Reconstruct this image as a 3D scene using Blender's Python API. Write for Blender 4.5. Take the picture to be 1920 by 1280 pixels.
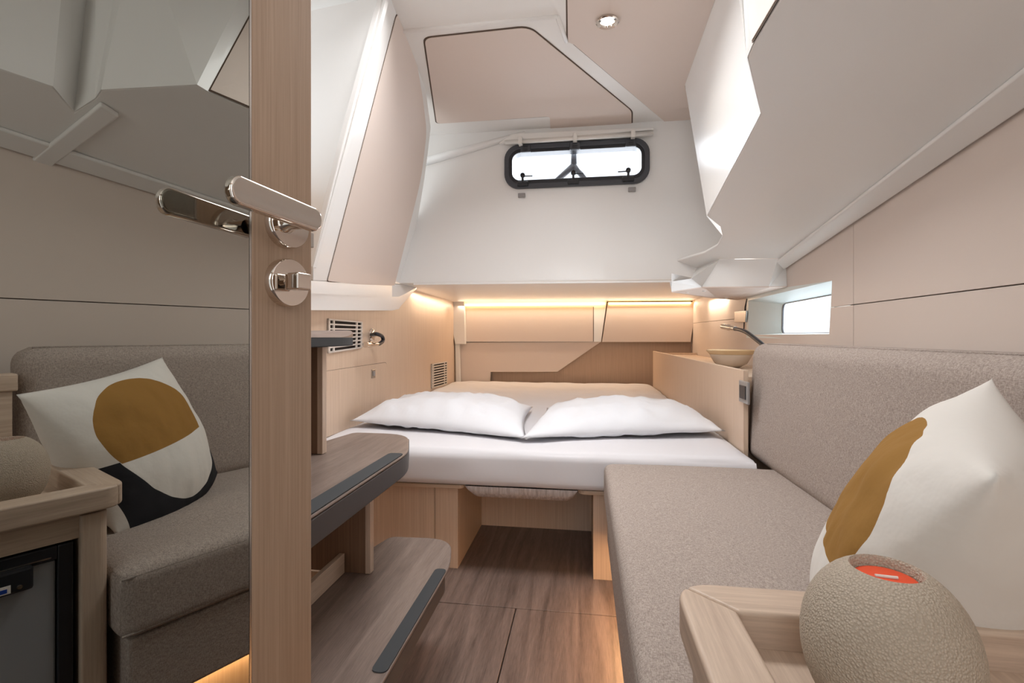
import bpy, bmesh, math, random
from mathutils import Vector, noise
for o in list(bpy.data.objects): bpy.data.objects.remove(o)
S = bpy.context.scene; COL = S.collection
random.seed(4)
R = math.radians

# ------------------------------------------------------------ camera, world, big lights, exposure
F = 920.0; HZ = 630.0; EYE = 0.8
YAW = math.atan(135/F); CA, SA = math.cos(YAW), math.sin(YAW)
cam = bpy.data.objects.new('camera', bpy.data.cameras.new('camera')); COL.objects.link(cam)
cam.location = (0, 0, EYE); cam.rotation_euler = (R(90), 0, YAW)
cam.data.sensor_width = 36; cam.data.lens = F/1920*36; cam.data.shift_y = -(640-HZ)/1920
cam.data.clip_start = .01; S.camera = cam
S.view_settings.view_transform = 'Standard'; S.view_settings.look = 'None'
S.view_settings.gamma = 1; S.view_settings.use_curve_mapping = False
S.view_settings.exposure = 0.2
w = bpy.data.worlds.new('daylight'); S.world = w; w.use_nodes = True
w.node_tree.nodes['Background'].inputs[0].default_value = (.93, .97, 1, 1)
w.node_tree.nodes['Background'].inputs[1].default_value = 1.5

def area(name, loc, rot, sx, sy, power, col=(1, 1, 1), spread=180):
    l = bpy.data.lights.new(name, 'AREA'); l.shape = 'RECTANGLE'; l.size = sx; l.size_y = sy
    l.energy = power; l.color = col; l.spread = R(spread)
    o = bpy.data.objects.new(name, l); o.location = loc; o.rotation_euler = rot; COL.objects.link(o); return o
WARM = (1, .80, .60)
area('rear_uplight_fill', (-.05, -.70, 1.35), (R(122), 0, 0), .56, .7, 3.6, (1, .97, .94))  # unseen fill lamp added behind the camera, tilted up to brighten the ceiling
area('overhead_hatch_daylight', (-.22, 1.34, 1.85), (0, 0, 0), .62, .32, 10, (.97, .98, 1), 150)
area('window_daylight', (-.04, 3.1, 1.85), (R(-82), 0, 0), 1.6, .8, 30, (.92, .96, 1))
area('port_daylight', (1.25, 2.05, .95), (0, R(82), 0), .5, .9, 14, (.94, .97, 1))
sun = bpy.data.lights.new('sun', 'SUN'); sun.energy = 2.5; sun.angle = R(1.5)
so = bpy.data.objects.new('sun', sun); COL.objects.link(so)
so.rotation_euler = Vector((-.30, -.62, -1.25)).to_track_quat('-Z', 'Y').to_euler()

# ------------------------------------------------------------ materials
def lin(c):
    return tuple(((x/255)/12.92 if x/255 <= .04045 else (((x/255)+.055)/1.055)**2.4) for x in c)
def mat(name, rgb, rough=.5, metal=0, spec=None, coat=0):
    m = bpy.data.materials.new(name); m.use_nodes = True
    b = m.node_tree.nodes['Principled BSDF']
    b.inputs['Base Color'].default_value = (*lin(rgb), 1); b.inputs['Roughness'].default_value = rough
    b.inputs['Metallic'].default_value = metal
    if spec is not None: b.inputs['Specular IOR Level'].default_value = spec
    b.inputs['Coat Weight'].default_value = coat
    return m
def nn(m, t, **k):
    n = m.node_tree.nodes.new(t)
    for a, v in k.items(): setattr(n, a, v)
    return n
def lk(m, a, b): m.node_tree.links.new(a, b)
def bsdf(m): return m.node_tree.nodes['Principled BSDF']
def coords(m, scale, kind='Object'):
    tc = nn(m, 'ShaderNodeTexCoord'); mp = nn(m, 'ShaderNodeMapping'); mp.inputs['Scale'].default_value = scale
    lk(m, tc.outputs[kind], mp.inputs['Vector']); return mp.outputs[0]
def ramp(m, fac, stops):
    r = nn(m, 'ShaderNodeValToRGB'); e = r.color_ramp.elements
    while len(e) < len(stops): e.new(.5)
    for i, (p, c) in enumerate(stops): e[i].position = p; e[i].color = (*lin(c), 1)
    lk(m, fac, r.inputs[0]); return r.outputs[0]
def wood(name, lo, hi, scale, rough=.45, bump=.05, coarse=None):
    """scale: small along the grain, large across it"""
    m = mat(name, hi, rough)
    n1 = nn(m, 'ShaderNodeTexNoise'); n1.inputs['Scale'].default_value = 1; n1.inputs['Detail'].default_value = 6
    n1.inputs['Roughness'].default_value = .7
    lk(m, coords(m, scale), n1.inputs['Vector'])
    fac = n1.outputs['Fac']
    if coarse:
        n2 = nn(m, 'ShaderNodeTexNoise'); n2.inputs['Scale'].default_value = 1; n2.inputs['Detail'].default_value = 3
        n2.inputs['Distortion'].default_value = 1.2
        lk(m, coords(m, coarse), n2.inputs['Vector'])
        mx = nn(m, 'ShaderNodeMath', operation='ADD'); mx.inputs[1].default_value = 0
        a = nn(m, 'ShaderNodeMath', operation='MULTIPLY'); a.inputs[1].default_value = .5; lk(m, n2.outputs['Fac'], a.inputs[0])
        b = nn(m, 'ShaderNodeMath', operation='MULTIPLY'); b.inputs[1].default_value = .5; lk(m, fac, b.inputs[0])
        lk(m, a.outputs[0], mx.inputs[0]); lk(m, b.outputs[0], mx.inputs[1]); fac = mx.outputs[0]
    lk(m, ramp(m, fac, [(.33, lo), (.66, hi)]), bsdf(m).inputs['Base Color'])
    bp = nn(m, 'ShaderNodeBump'); bp.inputs['Strength'].default_value = bump; bp.inputs['Distance'].default_value = .002
    lk(m, n1.outputs['Fac'], bp.inputs['Height']); lk(m, bp.outputs[0], bsdf(m).inputs['Normal'])
    return m
def fabric(name, lo, hi, cell=900, bump=.35):
    m = mat(name, hi, .95, spec=.15)
    n1 = nn(m, 'ShaderNodeTexNoise'); n1.inputs['Scale'].default_value = 1; n1.inputs['Detail'].default_value = 4
    lk(m, coords(m, (cell*.6, cell*.13, cell*.6)), n1.inputs['Vector'])
    n2 = nn(m, 'ShaderNodeTexNoise'); n2.inputs['Scale'].default_value = 1; n2.inputs['Detail'].default_value = 3
    lk(m, coords(m, (cell*.13, cell*.6, cell*.13)), n2.inputs['Vector'])
    a = nn(m, 'ShaderNodeMath', operation='ADD'); lk(m, n1.outputs['Fac'], a.inputs[0]); lk(m, n2.outputs['Fac'], a.inputs[1])
    h = nn(m, 'ShaderNodeMath', operation='MULTIPLY'); h.inputs[1].default_value = .5; lk(m, a.outputs[0], h.inputs[0])
    lk(m, ramp(m, h.outputs[0], [(.38, lo), (.62, hi)]), bsdf(m).inputs['Base Color'])
    bp = nn(m, 'ShaderNodeBump'); bp.inputs['Strength'].default_value = bump; bp.inputs['Distance'].default_value = .0015
    lk(m, h.outputs[0], bp.inputs['Height']); lk(m, bp.outputs[0], bsdf(m).inputs['Normal'])
    return m
def linen(name, rgb, scale=14, strength=.25, rough=.9):
    m = mat(name, rgb, rough, spec=.2)
    n = nn(m, 'ShaderNodeTexNoise'); n.inputs['Scale'].default_value = scale; n.inputs['Detail'].default_value = 3
    lk(m, coords(m, (1, 1, 1)), n.inputs['Vector'])
    bp = nn(m, 'ShaderNodeBump'); bp.inputs['Strength'].default_value = strength; bp.inputs['Distance'].default_value = .01
    lk(m, n.outputs['Fac'], bp.inputs['Height']); lk(m, bp.outputs[0], bsdf(m).inputs['Normal'])
    return m
def emit(name, rgb, s):
    m = mat(name, rgb); b = bsdf(m); b.inputs['Emission Color'].default_value = (*lin(rgb), 1); b.inputs['Emission Strength'].default_value = s; return m

M = {}
M['gel'] = mat('white_gelcoat', (238, 236, 233), .28, coat=.15)
M['ceil'] = mat('ceiling_gelcoat', (240, 237, 233), .4)
M['liner'] = mat('beige_liner', (224, 208, 197), .6)
M['hull'] = mat('hull_lining', (222, 208, 198), .55)
M['gap'] = mat('shadow_gap', (95, 78, 66), .9)
M['veneer'] = wood('light_oak_veneer', (204, 178, 154), (221, 197, 175), (260, 260, 3), .42, .04)
M['veneer_x'] = wood('light_oak_veneer_across', (190, 165, 140), (212, 190, 168), (6, 260, 260), .45, .04)
M['veneer_y'] = wood('light_oak_lipping', (192, 168, 146), (216, 194, 172), (200, 5, 200), .45, .04)
M['door'] = wood('door_oak', (158, 132, 110), (178, 152, 129), (330, 330, 4), .5, .04)
M['solid'] = wood('solid_pale_oak', (188, 165, 146), (214, 192, 172), (150, 7, 150), .45, .05)
M['solid_x'] = wood('solid_pale_oak_across', (188, 165, 146), (214, 192, 172), (7, 150, 150), .45, .05)
M['solid_z'] = wood('solid_pale_oak_upright', (188, 165, 146), (210, 188, 168), (150, 150, 7), .45, .05)
M['floor'] = wood('grey_brown_floor', (82, 67, 60), (138, 118, 108), (520, 22, 30), .40, .10, (34, 2.2, 5))
M['tread'] = wood('grey_brown_tread', (96, 80, 72), (140, 123, 113), (520, 22, 30), .42, .06, (30, 2.2, 5))
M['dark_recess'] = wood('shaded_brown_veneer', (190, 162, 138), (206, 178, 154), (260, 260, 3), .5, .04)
M['sofa'] = fabric('taupe_twill', (144, 131, 123), (190, 177, 168), 1500, .5)
M['sheet'] = linen('white_sheet', (225, 223, 226), 9, .12)
M['pillow'] = linen('white_pillowcase', (232, 233, 237), 11, .25)
M['ticking'] = wood('striped_ticking', (170, 162, 158), (222, 216, 214), (150, 50, 20), .9, .5)
M['chrome'] = mat('polished_chrome', (222, 214, 206), .07, 1)
M['chrome_dull'] = mat('satin_chrome', (200, 198, 195), .25, 1)
M['black'] = mat('black_plastic', (34, 35, 40), .35)
M['frame'] = mat('dark_grey_frame', (66, 68, 74), .4)
M['rubber'] = mat('charcoal_grip', (58, 60, 62), .85)
M['nosing'] = mat('dark_grey_nosing', (74, 72, 73), .5)
M['cheek'] = wood('brown_shadowed_ply', (118, 90, 70), (138, 108, 86), (260, 260, 3), .55, .04)  # shade of the enclosed space between treads put into the brown
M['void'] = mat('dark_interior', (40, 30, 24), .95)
M['mirror'] = mat('mirror_glass', (178, 179, 174), .0, 1)
M['grille'] = mat('white_grille', (224, 214, 205), .4)
M['fridge'] = mat('grey_fridge_door', (150, 152, 156), .35)
M['bowl_in'] = mat('ochre_bowl', (226, 196, 152), .5)
M['bowl_out'] = mat('pale_bowl', (214, 196, 176), .45)
M['candle'] = mat('orange_wax', (240, 84, 44), .4)
M['led'] = emit('warm_strip_light', (255, 205, 140), 6)
M['bulb'] = emit('downlight_lens', (255, 240, 220), 8)
M['reveal'] = mat('window_reveal', (226, 234, 232), .35)
M['white'] = mat('white_plastic', (232, 228, 222), .35)
M['grey'] = mat('grey_plastic', (150, 146, 144), .4)
g = bpy.data.materials.new('window_glass'); g.use_nodes = True; M['glass'] = g
gnt = g.node_tree; gt = gnt.nodes.new('ShaderNodeBsdfTransparent'); gt.inputs[0].default_value = (.95, .97, 1, 1)
gg = gnt.nodes.new('ShaderNodeBsdfGlossy'); gg.inputs['Roughness'].default_value = .02; gm = gnt.nodes.new('ShaderNodeMixShader'); gm.inputs[0].default_value = .05
gnt.links.new(gt.outputs[0], gm.inputs[1]); gnt.links.new(gg.outputs[0], gm.inputs[2]); gnt.links.new(gm.outputs[0], gnt.nodes['Material Output'].inputs[0])
# stone-like ceramic with raised speckle
m = mat('speckled_ceramic', (176, 160, 142), .75); M['vase'] = m
v = nn(m, 'ShaderNodeTexVoronoi'); v.inputs['Scale'].default_value = 1; lk(m, coords(m, (560, 560, 560)), v.inputs['Vector'])
lk(m, ramp(m, v.outputs['Distance'], [(.1, (202, 188, 170)), (.6, (180, 166, 149))]), bsdf(m).inputs['Base Color'])
bp = nn(m, 'ShaderNodeBump', invert=True); bp.inputs['Strength'].default_value = .9; bp.inputs['Distance'].default_value = .0012
lk(m, v.outputs['Distance'], bp.inputs['Height']); lk(m, bp.outputs[0], bsdf(m).inputs['Normal'])
# printed cushion cover (flat print driven by the cover's own UVs)
m = linen('printed_linen', (232, 228, 222), 30, .2); M['print'] = m
uvn = nn(m, 'ShaderNodeUVMap'); sp = nn(m, 'ShaderNodeSeparateXYZ'); lk(m, uvn.outputs[0], sp.inputs[0])
def mt(op, a, b=None, c=None):
    n = nn(m, 'ShaderNodeMath', operation=op)
    for i, x in enumerate((a, b, c)):
        if x is None: continue
        if isinstance(x, (int, float)): n.inputs[i].default_value = x
        else: lk(m, x, n.inputs[i])
    return n.outputs[0]
U_, V_ = sp.outputs[0], sp.outputs[1]
def dist(cx, cy): return mt('SQRT', mt('ADD', mt('POWER', mt('SUBTRACT', U_, cx), 2), mt('POWER', mt('SUBTRACT', V_, cy), 2)))
och = mt('MULTIPLY', mt('LESS_THAN', dist(.455, .44), .355), mt('LESS_THAN', V_, mt('SUBTRACT', .59, mt('MULTIPLY', U_, .03))))
blk = mt('MULTIPLY', mt('MULTIPLY', mt('GREATER_THAN', dist(.55, .48), .435), mt('GREATER_THAN', V_, .575)), mt('GREATER_THAN', U_, mt('MULTIPLY', mt('SUBTRACT', V_, .55), .16)))
x1 = nn(m, 'ShaderNodeMix', data_type='RGBA'); x1.inputs[6].default_value = (*lin((230, 226, 220)), 1); x1.inputs[7].default_value = (*lin((158, 118, 62)), 1); lk(m, och, x1.inputs[0])
x2 = nn(m, 'ShaderNodeMix', data_type='RGBA'); x2.inputs[7].default_value = (*lin((46, 46, 50)), 1); lk(m, x1.outputs[2], x2.inputs[6]); lk(m, blk, x2.inputs[0])
lk(m, x2.outputs[2], bsdf(m).inputs['Base Color'])

# ------------------------------------------------------------ building helpers
def tag(o, label=None, cat=None, group=None, kind=None):
    if label: o['label'] = label
    if cat: o['category'] = cat
    if group: o['group'] = group
    if kind: o['kind'] = kind
    return o
def wloc(o):
    p = Vector((0, 0, 0))
    while o: p += o.location; o = o.parent
    return p
def empty(name, loc, label=None, cat=None, group=None, kind=None):
    o = bpy.data.objects.new(name, None); o.empty_display_size = .05; o.location = loc; COL.objects.link(o)
    return tag(o, label, cat, group, kind)
def obj(name, verts, faces, mt_, parent=None, smooth=False, bevel=0, seg=2, fix=True):
    verts = [Vector(v) for v in verts]
    if parent: off = wloc(parent)
    else:
        off = Vector((sum(v.x for v in verts)/len(verts), sum(v.y for v in verts)/len(verts), min(v.z for v in verts)))
    me = bpy.data.meshes.new(name); me.from_pydata([v-off for v in verts], [], faces)
    if fix:
        b = bmesh.new(); b.from_mesh(me); bmesh.ops.recalc_face_normals(b, faces=b.faces); b.to_mesh(me); b.free()
    if smooth:
        for p in me.polygons: p.use_smooth = True
    me.materials.append(mt_ if not isinstance(mt_, str) else M[mt_])
    o = bpy.data.objects.new(name, me); COL.objects.link(o)
    if parent: o.parent = parent
    else: o.location = off
    if bevel:
        bm_ = o.modifiers.new('bevel', 'BEVEL'); bm_.width = bevel; bm_.segments = seg; bm_.limit_method = 'ANGLE'; bm_.angle_limit = R(40)
        if seg > 2:
            for p in me.polygons: p.use_smooth = True
            wn = o.modifiers.new('wn', 'WEIGHTED_NORMAL'); wn.keep_sharp = False
    return o
def boxg(x0, x1, y0, y1, z0, z1):
    v = [(x, y, z) for x in (x0, x1) for y in (y0, y1) for z in (z0, z1)]
    f = [(0, 1, 3, 2), (4, 6, 7, 5), (0, 4, 5, 1), (2, 3, 7, 6), (0, 2, 6, 4), (1, 5, 7, 3)]
    return v, f
def box(name, x0, x1, y0, y1, z0, z1, mt_, parent=None, bevel=0, seg=2):
    v, f = boxg(x0, x1, y0, y1, z0, z1); return obj(name, v, f, mt_, parent, bevel=bevel, seg=seg)
def join(*gs):
    V, Fc = [], []
    for v, f in gs:
        k = len(V); V += list(v); Fc += [tuple(i+k for i in q) for q in f]
    return V, Fc
def prismg(poly, d):
    d = Vector(d); n = len(poly); p = [Vector(q) for q in poly]
    return p+[q+d for q in p], [tuple(range(n)), tuple(range(2*n-1, n-1, -1))]+[(i, (i+1) % n, n+(i+1) % n, n+i) for i in range(n)]
def prism(name, poly, d, mt_, parent=None, bevel=0, seg=2):
    v, f = prismg(poly, d); return obj(name, v, f, mt_, parent, bevel=bevel, seg=seg)
def tubeg(path, r, seg=16, caps=True, flat=1.0):
    path = [Vector(p) for p in path]; V, Fc = [], []
    rs = r if isinstance(r, (list, tuple)) else [r]*len(path)
    prev = None
    for i, p in enumerate(path):
        t = (path[min(i+1, len(path)-1)]-path[max(i-1, 0)]).normalized()
        if prev is None: prev = t.cross(Vector((0, 0, 1)) if abs(t.z) < .9 else Vector((1, 0, 0))).normalized()
        a = (prev-t*prev.dot(t)).normalized(); b = t.cross(a); prev = a
        for k in range(seg):
            q = 2*math.pi*k/seg; V.append(p+a*math.cos(q)*rs[i]+b*math.sin(q)*rs[i]*flat)
    for i in range(len(path)-1):
        for k in range(seg):
            Fc.append((i*seg+k, i*seg+(k+1) % seg, (i+1)*seg+(k+1) % seg, (i+1)*seg+k))
    if caps: Fc += [tuple(range(seg))[::-1], tuple(range((len(path)-1)*seg, len(path)*seg))]
    return V, Fc
def tube(name, path, r, mt_, parent=None, seg=16):
    v, f = tubeg(path, r, seg); o = obj(name, v, f, mt_, parent, smooth=True); auto(o); return o
def auto(o, ang=40):
    me = o.data
    b = bmesh.new(); b.from_mesh(me)
    for e in b.edges:
        if len(e.link_faces) == 2 and e.calc_face_angle(0) > R(ang): e.smooth = False
    b.to_mesh(me); b.free()
def lathe(name, prof, c, mt_, parent=None, seg=48, axis=None):
    """prof: (radius, height) list; axis: unit vector (default z)"""
    ax = Vector(axis) if axis else Vector((0, 0, 1)); ax.normalize()
    a = ax.orthogonal().normalized(); b = ax.cross(a); c = Vector(c); V, Fc = [], []
    for r, h in prof:
        for k in range(seg):
            q = 2*math.pi*k/seg; V.append(c+ax*h+(a*math.cos(q)+b*math.sin(q))*max(r, 1e-5))
    for i in range(len(prof)-1):
        for k in range(seg): Fc.append((i*seg+k, i*seg+(k+1) % seg, (i+1)*seg+(k+1) % seg, (i+1)*seg+k))
    if prof[0][0] > 1e-4: Fc.append(tuple(range(seg))[::-1])
    if prof[-1][0] > 1e-4: Fc.append(tuple(range((len(prof)-1)*seg, len(prof)*seg)))
    o = obj(name, V, Fc, mt_, parent, smooth=True); auto(o); return o
def rpoly(pts, rad, n=5):
    """round the corners of a planar polygon; rad: number or list"""
    out = []; N = len(pts); pts = [Vector(p) for p in pts]
    for i in range(N):
        r = rad[i] if isinstance(rad, (list, tuple)) else rad
        p, a, b = pts[i], pts[i-1], pts[(i+1) % N]
        if r <= 0: out.append(p); continue
        u, v2 = (a-p), (b-p); r1 = min(r, u.length*.45, v2.length*.45); u.normalize(); v2.normalize()
        A, B = p+u*r1, p+v2*r1
        for k in range(n+1):
            t = k/n; out.append(A*(1-t)**2+p*2*t*(1-t)+B*t**2)
    return out
# measured sight lines -> points on real planes of the cabin (absolute metres)
def ray(u, v):
    dx = (u-960)/F; return Vector((dx*CA-SA, dx*SA+CA, (HZ-v)/F))
O0 = Vector((0, 0, EYE))
def onp(u, v, p0, nrm):
    d = ray(u, v); return O0+d*((Vector(p0)-O0).dot(nrm)/d.dot(nrm))
def PX(u, v, x): return onp(u, v, (x, 0, 0), Vector((1, 0, 0)))
def PY(u, v, y): return onp(u, v, (0, y, 0), Vector((0, 1, 0)))
def PZ(u, v, z): return onp(u, v, (0, 0, z), Vector((0, 0, 1)))
def plane(a, b, c):
    n = (Vector(b)-Vector(a)).cross(Vector(c)-Vector(a)).normalized(); return Vector(a), n
def toward(n, p0, target=(0, .8, .9)):
    n = Vector(n); return n if (Vector(target)-Vector(p0)).dot(n) > 0 else -n
def inset(name, poly, n, parent, mt_='liner', gap=.004, proud=.002, th=.004, rad=0, gapmat='gap'):
    """a lining panel with a shadow gap round it, lying on a surface with normal n"""
    poly = rpoly(poly, rad) if rad else [Vector(p) for p in poly]
    c = sum(poly, Vector())/len(poly); n = Vector(n)
    big = [p+(p-c).normalized()*gap for p in poly]
    prism('shadow_gap', [p+n*.0004 for p in big], n*.0006, gapmat, parent)
    return prism(name, [p+n*.0012 for p in poly], n*proud, mt_, parent)

# ------------------------------------------------------------ planes of the shell
CZ = 1.86                                            # headlining height
LW0, LW1 = Vector((-.935, .95, 0)), Vector((-1.104, 4.255, 0))
LWn = Vector((LW1.y-LW0.y, -(LW1.x-LW0.x), 0)).normalized()   # faces the cabin
def PL(u, v, off=0): return onp(u, v, LW0+LWn*off, LWn)
def hx(y): return .745+.028*y                         # starboard hull lining
HP = Vector((hx(0), 0, 0)); Hn = Vector((-1, .028, 0)).normalized()
def PH(u, v, off=0): return onp(u, v, HP+Hn*off, Hn)
YB = 2.5; YA = 4.10
SA_, SB_, SD_ = PH(1455, 512, .005), PH(1920, 195, .005), Vector((.328, 1.026, 1.373))
SP, Sn = plane(SA_, SB_, SD_); Sn = toward(Sn, SP, (0, 1, .8))
def PS(u, v): return onp(u, v, SP, Sn)
def onS(x, y): return Vector((x, y, SP.z-((x-SP.x)*Sn.x+(y-SP.y)*Sn.y)/Sn.z))
PHI = R(13.8); Dn = Vector((math.cos(PHI), -math.sin(PHI), 0)); Dm = Vector((math.sin(PHI), math.cos(PHI), 0)); DC = -.492
def DP(s, d, z): p = Dm*s+Dn*(DC+d); return Vector((p.x, p.y, z))

# ------------------------------------------------------------ floor
fl = empty('floor', (0, 0, 0), 'grey-brown wood-effect sole of the cabin', kind='structure')
box('floor_base', -1.2, .9, -.8, 4.5, -.05, -.012, 'gap', fl)
for x0, x1, y0, y1 in ((-1.0, -.1995, -.8, 1.4285), (-.1965, .8, -.8, 1.4285), (-1.0, .8, 1.4315, 2.06)):
    box('floor_panel', x0, x1, y0, y1, -.012, 0, 'floor', fl, bevel=.0012)

# ------------------------------------------------------------ left wall of light veneer
wl = empty('wall_left', (LW0.x, 2.5, 0), 'light oak veneer side lining behind the bed and steps', kind='structure')
def lw(y, z, off=0): t = (y-LW0.y)/(LW1.y-LW0.y); p = LW0.lerp(LW1, t)+LWn*off; return Vector((p.x, p.y, z))
prism('side_panel', [lw(.2, 0), lw(4.45, 0), lw(4.45, 1.3), lw(.2, 1.3)], -LWn*.02, 'veneer', wl)
hp = [PL(560, 703), PL(718, 680), PL(725, 745), PL(724, 800), PL(560, 860)]
hp = [PL(560, 703), PL(725, 679), PL(724, 775), PL(560, 840)]
hatch = inset('access_hatch', hp, LWn, wl, 'veneer', gap=.005, rad=[0, .035, 0, 0], proud=.0015)
lt = PL(698, 700); 
box('latch', lt.x, lt.x+.008, lt.y-.02, lt.y+.02, lt.z-.022, lt.z+.02, 'chrome_dull', hatch, bevel=.002)
box('latch_button', lt.x+.008, lt.x+.011, lt.y-.011, lt.y+.011, lt.z-.012, lt.z+.012, 'grey', hatch, bevel=.002)

def vent(corners, rows, posts, label):
    """corners TL,TR,BR,BL pixel positions on the left wall"""
    a, b, c, d = [PL(*q) for q in corners]
    t = empty('air_vent', (a+b+c+d)/4+LWn*.0, label, 'vent', 'slatted air vents in the veneer side wall')
    prism('vent_back', [p+LWn*.0012 for p in (a, b, c, d)], LWn*.001, 'void', t)
    def pt(s, r, o): return (a.lerp(b, s)).lerp(d.lerp(c, s), r)+LWn*o
    def bar(nm, s0, s1, r0, r1): prism(nm, [pt(s0, r0, .002), pt(s1, r0, .002), pt(s1, r1, .002), pt(s0, r1, .002)], LWn*.006, 'grille', t)
    for k in range(rows):
        r = k/(rows-1)*.955; bar('slat', 0, 1, r, r+.045 if rows > 8 else r+.045)
    for s in posts: bar('slat_post', s, s+.035, 0, 1)
vent([(613, 597), (677, 603), (676, 652), (613, 662)], 8, (0, .12, .80, .965), 'slatted vent half hidden behind the topmost step')
vent([(808, 682), (837, 677), (837, 720), (808, 728)], 10, (0, .08, .80, .965), 'small slatted vent low at the far end, just above the mattress')

# ------------------------------------------------------------ aft end: lockers, recess, soffit
wb = empty('wall_back', (0, YA+.35, 0), 'shaded brown veneer at the far end of the bed', kind='structure')
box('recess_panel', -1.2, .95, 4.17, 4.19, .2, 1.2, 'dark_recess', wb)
def quadY(pix, y): return [PY(u, v, y) for u, v in pix]
al = empty('wall_aft', (-.5, YA, .42), 'pale lining board with a slanted end below the locker', kind='structure')
prism('lining_board', quadY([(853, 642), (1126, 641), (1045, 697), (920, 697), (918, 722), (853, 722)], YA+.01), (0, .02, 0), M['liner'], al, bevel=.002)
prism('corner_post', quadY([(836, 545), (870, 545), (872, 645), (853, 645)], YA-.06), (0, .05, 0), 'gel', al, bevel=.004)
prism('corner_strip', quadY([(853, 640), (861, 640), (863, 722), (855, 722)], YA-.03), (0, .03, 0), 'gel', al, bevel=.003)
lo = empty('overhead_locker', (-.45, YA, .76), 'long beige locker with white end posts along the far wall', 'locker')
prism('body', quadY([(866, 564), (1138, 564), (1127, 641), (866, 641)], YA-.005), (0, .06, 0), 'gel', lo, bevel=.003)
inset('door', quadY([(871, 575), (1112, 575), (1112, 640), (871, 640)], YA-.005), (0, -1, 0), lo, 'liner', gap=.006, proud=.003)
l2 = empty('overhead_locker', (.5, YA, .76), 'shorter beige locker with slanted ends beside the hull', 'locker')
prism('door', quadY([(1140, 566), (1306, 566), (1295, 641), (1129, 641)], YA-.02), (0, .02, 0), 'liner', l2, bevel=.002)
prism('body', quadY([(1142, 568), (1300, 568), (1291, 640), (1131, 640)], YA+.0005), (0, .06, 0), 'void', l2)

# white bulkhead with the window opening
bk = empty('wall_bulkhead', (0, YB, 1.08), 'white moulded bulkhead above the bed holding the small window', kind='structure')
WX0, WX1, WZ0, WZ1 = -.375, .290, 1.588, 1.742
BX0, BX1 = -1.2, .72
def slabY(x0, x1, z0, z1, y=YB, t=.06): return boxg(x0, x1, y, y+t, z0, z1)
v, f = join(slabY(BX0, WX0, 1.085, CZ+.05), slabY(WX1, BX1, 1.085, CZ+.05), slabY(WX0, WX1, 1.085, WZ0), slabY(WX0, WX1, WZ1, CZ+.05))
obj('bulkhead_face', v, f, 'gel', bk, fix=False)
# soffit under the cockpit
sf = prism('soffit', [(-1.2, YB+.001, 1.083), (.95, YB+.001, 1.076), (.95, 4.45, 1.085), (-1.2, 4.45, 1.092)], (0, 0, .03), 'ceil', bk)
prism('lip', [PY(775, 530, YB-.008), PY(1262, 525, YB-.008), PY(1262, 529, YB-.008), PY(775, 534, YB-.008)], (0, .008, 0), 'gel', bk, bevel=.002)
# diagonal gutter on the left of the bulkhead
gA, gB = PY(797, 303, YB-.012), PY(985, 250, YB-.012)
v, f = tubeg([gA, gA.lerp(gB, .5), gB], [.028, .024, .016], 12, True, .7)
obj('moulded_gutter', v, f, 'gel', bk, smooth=True)
prism('top_ledge', quadY([(935, 268), (1226, 243), (1226, 238), (960, 250)], YB-.03), (0, .03, 0), 'ceil', bk, bevel=.004)

# ------------------------------------------------------------ window_1 (in the bulkhead)
w1 = empty('window_1', (-.04, YB, WZ0), 'narrow dark-framed opening window in the white bulkhead', kind='structure')
def rrect(x0, x1, z0, z1, r, y, n=8):
    out = []
    for cx, cz, a0 in ((x1-r, z1-r, 0), (x0+r, z1-r, 90), (x0+r, z0+r, 180), (x1-r, z0+r, 270)):
        for k in range(n+1):
            a = R(a0+90*k/n); out.append(Vector((cx+r*math.cos(a), y, cz+r*math.sin(a))))
    return out
def ringY(name, outer, inner, y0, y1, mt_, parent, bevel=0):
    n = len(outer); V = []
    for y in (y0, y1):
        for L in (outer, inner): V += [Vector((p.x, y, p.z)) for p in L]
    Fc = []
    for i in range(n):
        j = (i+1) % n
        Fc += [(i, j, n+j, n+i), (2*n+i, 3*n+i, 3*n+j, 2*n+j), (i, 2*n+i, 2*n+j, j), (n+i, n+j, 3*n+j, 3*n+i)]
    return obj(name, V, Fc, mt_, parent, bevel=bevel)
OX0, OX1, OZ0, OZ1 = -.404, .320, 1.553, 1.777
ringY('frame', rrect(OX0, OX1, OZ0, OZ1, .075, 0), rrect(OX0+.025, OX1-.025, OZ0+.026, OZ1-.026, .055, 0), YB-.022, YB, 'frame', w1, .004)
ringY('sash', rrect(OX0+.021, OX1-.021, OZ0+.022, OZ1-.022, .055, 0), rrect(OX0+.040, OX1-.040, OZ0+.044, OZ1-.040, .04, 0), YB-.014, YB+.05, M['black'], w1, .003)
box('glass', OX0+.03, OX1-.03, YB+.024, YB+.028, OZ0+.03, OZ1-.03, 'glass', w1)
for u in (985, 1078, 1183):
    p = PY(u, 0, YB-.03).x; 
    hb = box('hinge', p-.026, p+.026, YB-.03, YB-.012, OZ1-.044, OZ1-.008, 'frame', w1, bevel=.004)
    for k in range(3): box('hinge_rib', p-.012, p+.012, YB-.0325, YB-.030, OZ1-.036+k*.009, OZ1-.033+k*.009, 'black', hb)
for u, sgn in ((980, 1), (1075, 1), (1178, -1)):
    p = PY(u, 0, YB-.03).x
    lb = box('latch', p-.028, p+.028, YB-.034, YB-.012, OZ0+.008, OZ0+.032, 'black', w1, bevel=.003)
    v, f = join(tubeg([(p, YB-.03, OZ0+.03), (p, YB-.03, OZ0+.058)], .006, 10), tubeg([(p, YB-.036, OZ0+.062), (p, YB-.018, OZ0+.062)], .012, 14),
                tubeg([(p, YB-.03, OZ0+.058), (p+sgn*.05, YB-.03, OZ0+.057)], .003, 8))
    obj('latch_lever', v, f, 'black', lb, smooth=True)
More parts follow.
